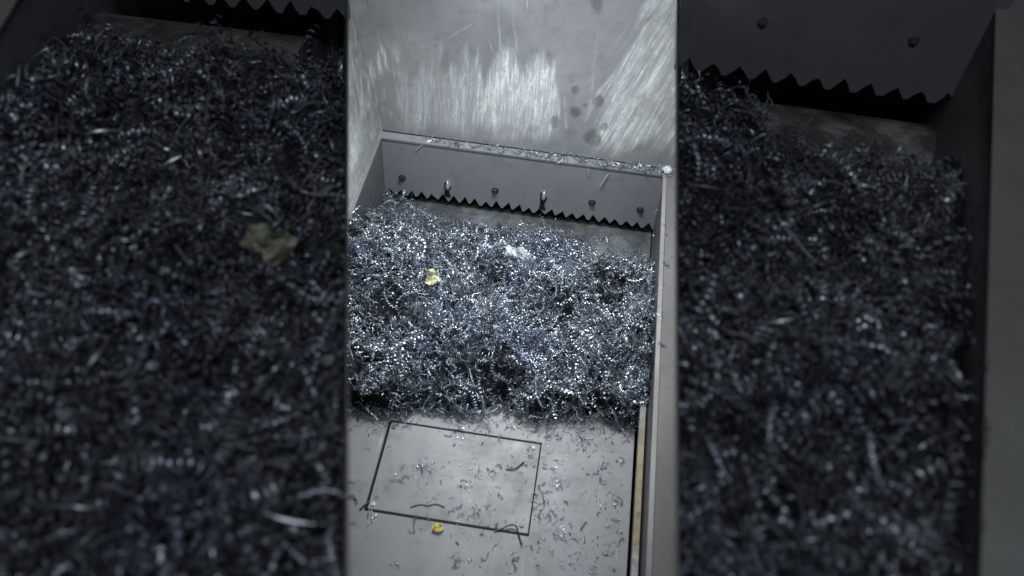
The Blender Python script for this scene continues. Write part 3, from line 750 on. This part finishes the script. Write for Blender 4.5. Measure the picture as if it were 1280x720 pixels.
# white tuft on the right corner of the back rim
tuft = empty('fibre_tuft', (W+.0, .02, .006)); tag(tuft, 'white fuzzy tuft on the right corner of the back rim', 'fibre tuft')
bm = bmesh.new(); bmesh.ops.create_icosphere(bm, subdivisions=3, radius=1)
for v in bm.verts:
    q = v.co.copy(); nz_ = float(fbm(np.array([q.x*2+5+q.z]), np.array([q.y*2+5-q.z]), 6)[0])
    v.co = Vector((q.x*.020*(.6+.8*nz_), q.y*.020*(.6+.8*nz_), (q.z+.9)*.012*(.6+.8*nz_)))
me = bpy.data.meshes.new('clump'); bm.to_mesh(me); bm.free(); link('clump', me, M_white, tuft)
pp = RNG.normal(0, .012, (34, 3)); pp[:, 2] = np.abs(pp[:, 2])*.8+.004; pp[:, 0] -= np.abs(RNG.normal(0, .016, 34))
nn_ = np.tile([0, 0, 1.0], (34, 1))
link('strands', ribbons('strands', pp, nn_, TEMPL, {'string': 1}, M_white, (.25, .5), .2).data, None, tuft)
bpy.data.objects.remove(bpy.data.objects['strands'])

# ------------------------------------------------------------------ loose shavings, each one its own object
def chip_mesh(kind, i, st=9):
    k_, p, sd = [(kind, *template(kind, st))][0]
    n = len(p); rib = np.stack([p-sd, p+sd], 1).reshape(-1, 3); rib[:, 2] -= rib[:, 2].min()
    me = bpy.data.meshes.new('shaving_'+kind)
    f = [(2*j, 2*j+1, 2*j+3, 2*j+2) for j in range(n-1)]
    me.from_pydata(rib.tolist(), [], f)
    for q in me.polygons: q.use_smooth = True
    at = me.attributes.new('tint', 'FLOAT', 'POINT'); at.data.foreach_set('value', np.full(len(rib), RNG.uniform(.0, .75), np.float32))
    me.materials.append(M_chip); return me
POOL = {q: [chip_mesh(q, i) for i in range(c)] for q, c in (('coil', 14), ('loop', 10), ('string', 6), ('flake', 5))}
def lay(loc, kind, label, group, sc=(.35, .8), rz=None):
    me = random.choice(POOL[kind]); o = link('steel_shaving', me)
    o.location = tuple(map(float, loc)); s = random.uniform(*sc); o.scale = (s, s, s)
    o.rotation_euler = (random.uniform(-.15, .15), random.uniform(-.12, .12), random.uniform(0, 6.28) if rz is None else rz)
    tag(o, label, 'shaving', group); return o
kinds = ['coil']*8+['loop']*6+['flake']*3+['string']
WORD = {'coil': 'twisted steel coil shaving', 'loop': 'ring-shaped steel shaving', 'flake': 'flat steel chip', 'string': 'thin wavy steel thread'}
def zone(x, y):
    if y > YB: return 'between the bright pile and the hatch' if x < XC else 'near the right end of the pile foot'
    if y < YE: return 'below the hatch on the bare plate' if x < XC else 'at the lower right of the plate'
    if x < XA: return 'left of the hatch on the plate'
    if x > XC: return 'right of the hatch on the plate'
    xm, ym = (XA+XC)/2, (YB+YE)/2
    return 'on the '+('upper ' if y > ym else 'lower ')+('left' if x < xm else 'right')+' part of the hatch'
def lay_plate(px, py, sc):
    global cnt
    p = atz(px, py, ZP); kd = random.choice(kinds)
    if cnt >= 205: return
    lay((p[0], p[1], ZP+.0008), kd, 'small '+WORD[kd]+' lying '+zone(p[0], p[1]), 'loose shavings on the pusher plate', sc); cnt += 1
# on the pusher plate: loose clusters as in the photograph
spots = [(465, 540, 12, 4), (470, 620, 9, 2), (441, 600, 6, 2), (443, 625, 6, 3), (497, 598, 10, 4), (504, 583, 8, 3), (523, 585, 8, 5), (533, 587, 8, 4), (570, 540, 12, 6), (602, 528, 12, 6), (640, 530, 16, 8), (585, 583, 12, 4),
         (600, 590, 10, 5), (584, 608, 6, 6), (545, 632, 14, 3), (520, 655, 8, 4), (575, 648, 10, 3), (593, 640, 8, 5), (618, 582, 10, 3), (657, 580, 8, 4), (692, 593, 8, 4), (700, 606, 7, 4), (683, 548, 8, 4), (722, 548, 10, 7),
         (735, 560, 10, 7), (680, 645, 10, 8), (672, 632, 10, 4), (698, 648, 8, 3), (725, 700, 8, 6), (737, 712, 8, 3), (757, 632, 8, 5), (772, 626, 8, 5), (745, 622, 6, 2), (772, 672, 8, 4), (750, 600, 10, 3), (755, 585, 8, 2),
         (571, 702, 8, 4), (495, 708, 6, 2), (604, 660, 10, 4), (560, 598, 10, 2), (612, 635, 6, 3), (442, 655, 5, 2), (718, 675, 8, 5), (680, 622, 8, 4), (530, 605, 8, 2), (545, 665, 12, 3), (640, 700, 10, 2), (700, 580, 8, 3)]
cnt = 0
for (sx_, sy_, rad, num) in spots:
    for _ in range(num):
        px, py = random.gauss(sx_, rad*.55), random.gauss(sy_, rad*.5)
        if px > 782 or py < 524 or px < 437: continue
        lay_plate(px, py, (.32, .68))
for _ in range(40):
    px = random.uniform(438, 782); py = 519+abs(random.gauss(0, 1))*20+(px-440)*.03
    if px < 560 and random.random() < .45: continue
    lay_plate(px, py, (.35, .8))
# on the back rim, thickening to the right
for i in range(90):
    xx = 1.19*random.random()**.5; yy = random.uniform(.0, .037); kd = random.choice(kinds)
    wh = 'at the left end' if xx < .35 else 'along the middle' if xx < .8 else 'towards the right end'
    lay((xx, yy, .0068+random.random()*.010), kd, 'tiny '+WORD[kd]+' '+wh+' of the back rim', 'shavings along the back rim', (.4, .8)); cnt += 1
print('loose', cnt)
# the finest swarf on the rim and at the foot of the pile, too small to count
xr_ = 1.20*RNG.random(900)**.5; xr_ = xr_[RNG.random(900) < sst(fbm(xr_*14, xr_*0+.4, 203)+.12*xr_, .42, .66)][:420]; xr_ = np.concatenate([xr_, 1.2*RNG.random(420-len(xr_))**.5]); yr_ = RNG.uniform(-.003, .038, 420); zr_ = .010+RNG.random(420)*.012*xr_
xf = RNG.uniform(.03, 1.15, 330); yf = front_y(xf)-.01-np.abs(RNG.normal(0, .06, 330)); zf = np.full(330, ZP+.004)
keepf = RNG.random(330) < .35+.8*sst(xf, .4, .8); xf, yf, zf = xf[keepf], yf[keepf], zf[keepf]
ex = []
for (sx_, sy_, rad, num) in spots:
    for _ in range(num):
        q = atz(np.clip(RNG.normal(sx_, rad), 438, 780), max(526, RNG.normal(sy_, rad*.8)), ZP); ex.append((q[0], q[1], ZP+.003))
for _ in range(330):
    q = atz(RNG.uniform(560, 778) if _ % 3 else RNG.uniform(665, 778), RNG.uniform(535, 718), ZP); ex.append((q[0], q[1], ZP+.003))
pr = np.stack([xr_, yr_, zr_], 1)
pf = np.concatenate([np.stack([xf, yf, zf], 1), np.array(ex)])
o = ribbons('fine_swarf', pf, np.tile([0, 0, 1.0], (len(pf), 1)), TEMPL, {'coil': .5, 'loop': .4, 'flake': .1}, M_chip, (.2, .5), .12, None, RNG.random(len(pf))**1.5*.8)
tag(o, 'fine steel swarf sprinkled over the grey pusher plate', 'swarf', kind='stuff')
o = ribbons('fine_swarf', pr, np.tile([0, 0, 1.0], (len(pr), 1)), TEMPL, {'coil': .5, 'loop': .35, 'flake': .15}, M_chip, (.28, .62), .22, None, RNG.beta(1.3, 1.5, len(pr)))
tag(o, 'band of fine bright swarf along the back rim', 'swarf', kind='stuff')
# distinct single ones
def wire(name, pts, r, mat, label, cat):
    cu = bpy.data.curves.new(name, 'CURVE'); cu.dimensions = '3D'; cu.bevel_depth = r; cu.bevel_resolution = 1; cu.resolution_u = 6
    sp_ = cu.splines.new('NURBS'); sp_.points.add(len(pts)-1); sp_.use_endpoint_u = True; sp_.order_u = 3
    for q, p in zip(sp_.points, pts): q.co = (*map(float, p), 1)
    tmp = bpy.data.objects.new(name, cu); me = bpy.data.meshes.new_from_object(tmp); bpy.data.objects.remove(tmp)
    for q in me.polygons: q.use_smooth = True
    me.materials.clear()
    return tag(link(name, me, mat), label, cat)
def onp(px, py, dz=.003): p = atz(px, py, ZP+dz); return p
wire('steel_strip', [onp(618, 664), onp(628, 661, .006), onp(638, 655, .012), onp(646, 657, .012), onp(648, 668, .006), onp(652, 681)], .0028, M_bolt, 'long dark bent wire curling over the lower right hatch corner', 'wire')
wire('steel_strip', [onp(632, 586), onp(641, 587, .005), onp(648, 583, .006), onp(655, 577)], .0024, M_bolt, 'dark bent wire in the upper right of the hatch', 'wire')
wire('steel_strip', [onp(450, 637), onp(456, 631, .004), onp(462, 627)], .0032, M_bolt, 'short dark wire by the lower left hatch corner', 'wire')
wire('steel_strip', [onp(513, 634, .0022), onp(526, 629, .0022), onp(535, 633, .0022), onp(545, 628, .0022), onp(556, 634, .0022)], .0018, M_bolt, 'thin wavy wire lying across the lower left part of the hatch', 'wire')
a = np.array([.93, .03, .012]); 
wire('metal_straw', [np.array([aty(770, 203, .03)[0], .03, .012]), aty(762, 216, -.006), aty(750, 233, -.012)], .0032, M_sliver, 'bright straight sliver hanging over the back rim to the right', 'sliver')
wire('metal_straw', [np.array([aty(735, 200, .03)[0], .03, .010]), aty(735, 208, -.006), aty(736, 220, -.010)], .0018, M_sliver, 'thin bright sliver hanging from the back rim beside the longer one', 'sliver')
wire('metal_straw', [np.array([aty(542, 172, .03)[0], .03, .010]), aty(531, 179, -.006), aty(520, 187, -.012)], .0018, M_sliver, 'thin bright twig of swarf hanging over the back rim on the left', 'sliver')
# coil lying on the guide strip
p = atz(800, 640, -.198)
o = lay((W-.018, p[1], -.1985), 'coil', 'curled shaving resting on the narrow yellowish guide strip', None, (.7, .8), 1.45)
# shiny lumps on the plate
for px, py, lab in ((700, 664, 'shiny lump of twisted swarf right of the hatch near its corner'), (462, 645, 'shiny twisted lump just below the lower left hatch corner'), (697, 605, 'shiny crooked lump of swarf right of the hatch')):
    p = atz(px, py, ZP); n_ = 7
    pts = RNG.normal(0, .012, (n_, 3)); pts[:, 2] = np.abs(pts[:, 2])*.5+.004; pts[:, :2] += np.array([p[0], p[1]]); pts[:, 2] += ZP
    o = ribbons('swarf_lump', pts, np.tile([0, 0, 1.0], (n_, 1)), TEMPL, {'coil': .6, 'loop': .4}, M_chip, (.4, .6), .2, None, RNG.uniform(.3, 1, n_)); tag(o, lab, 'shaving')
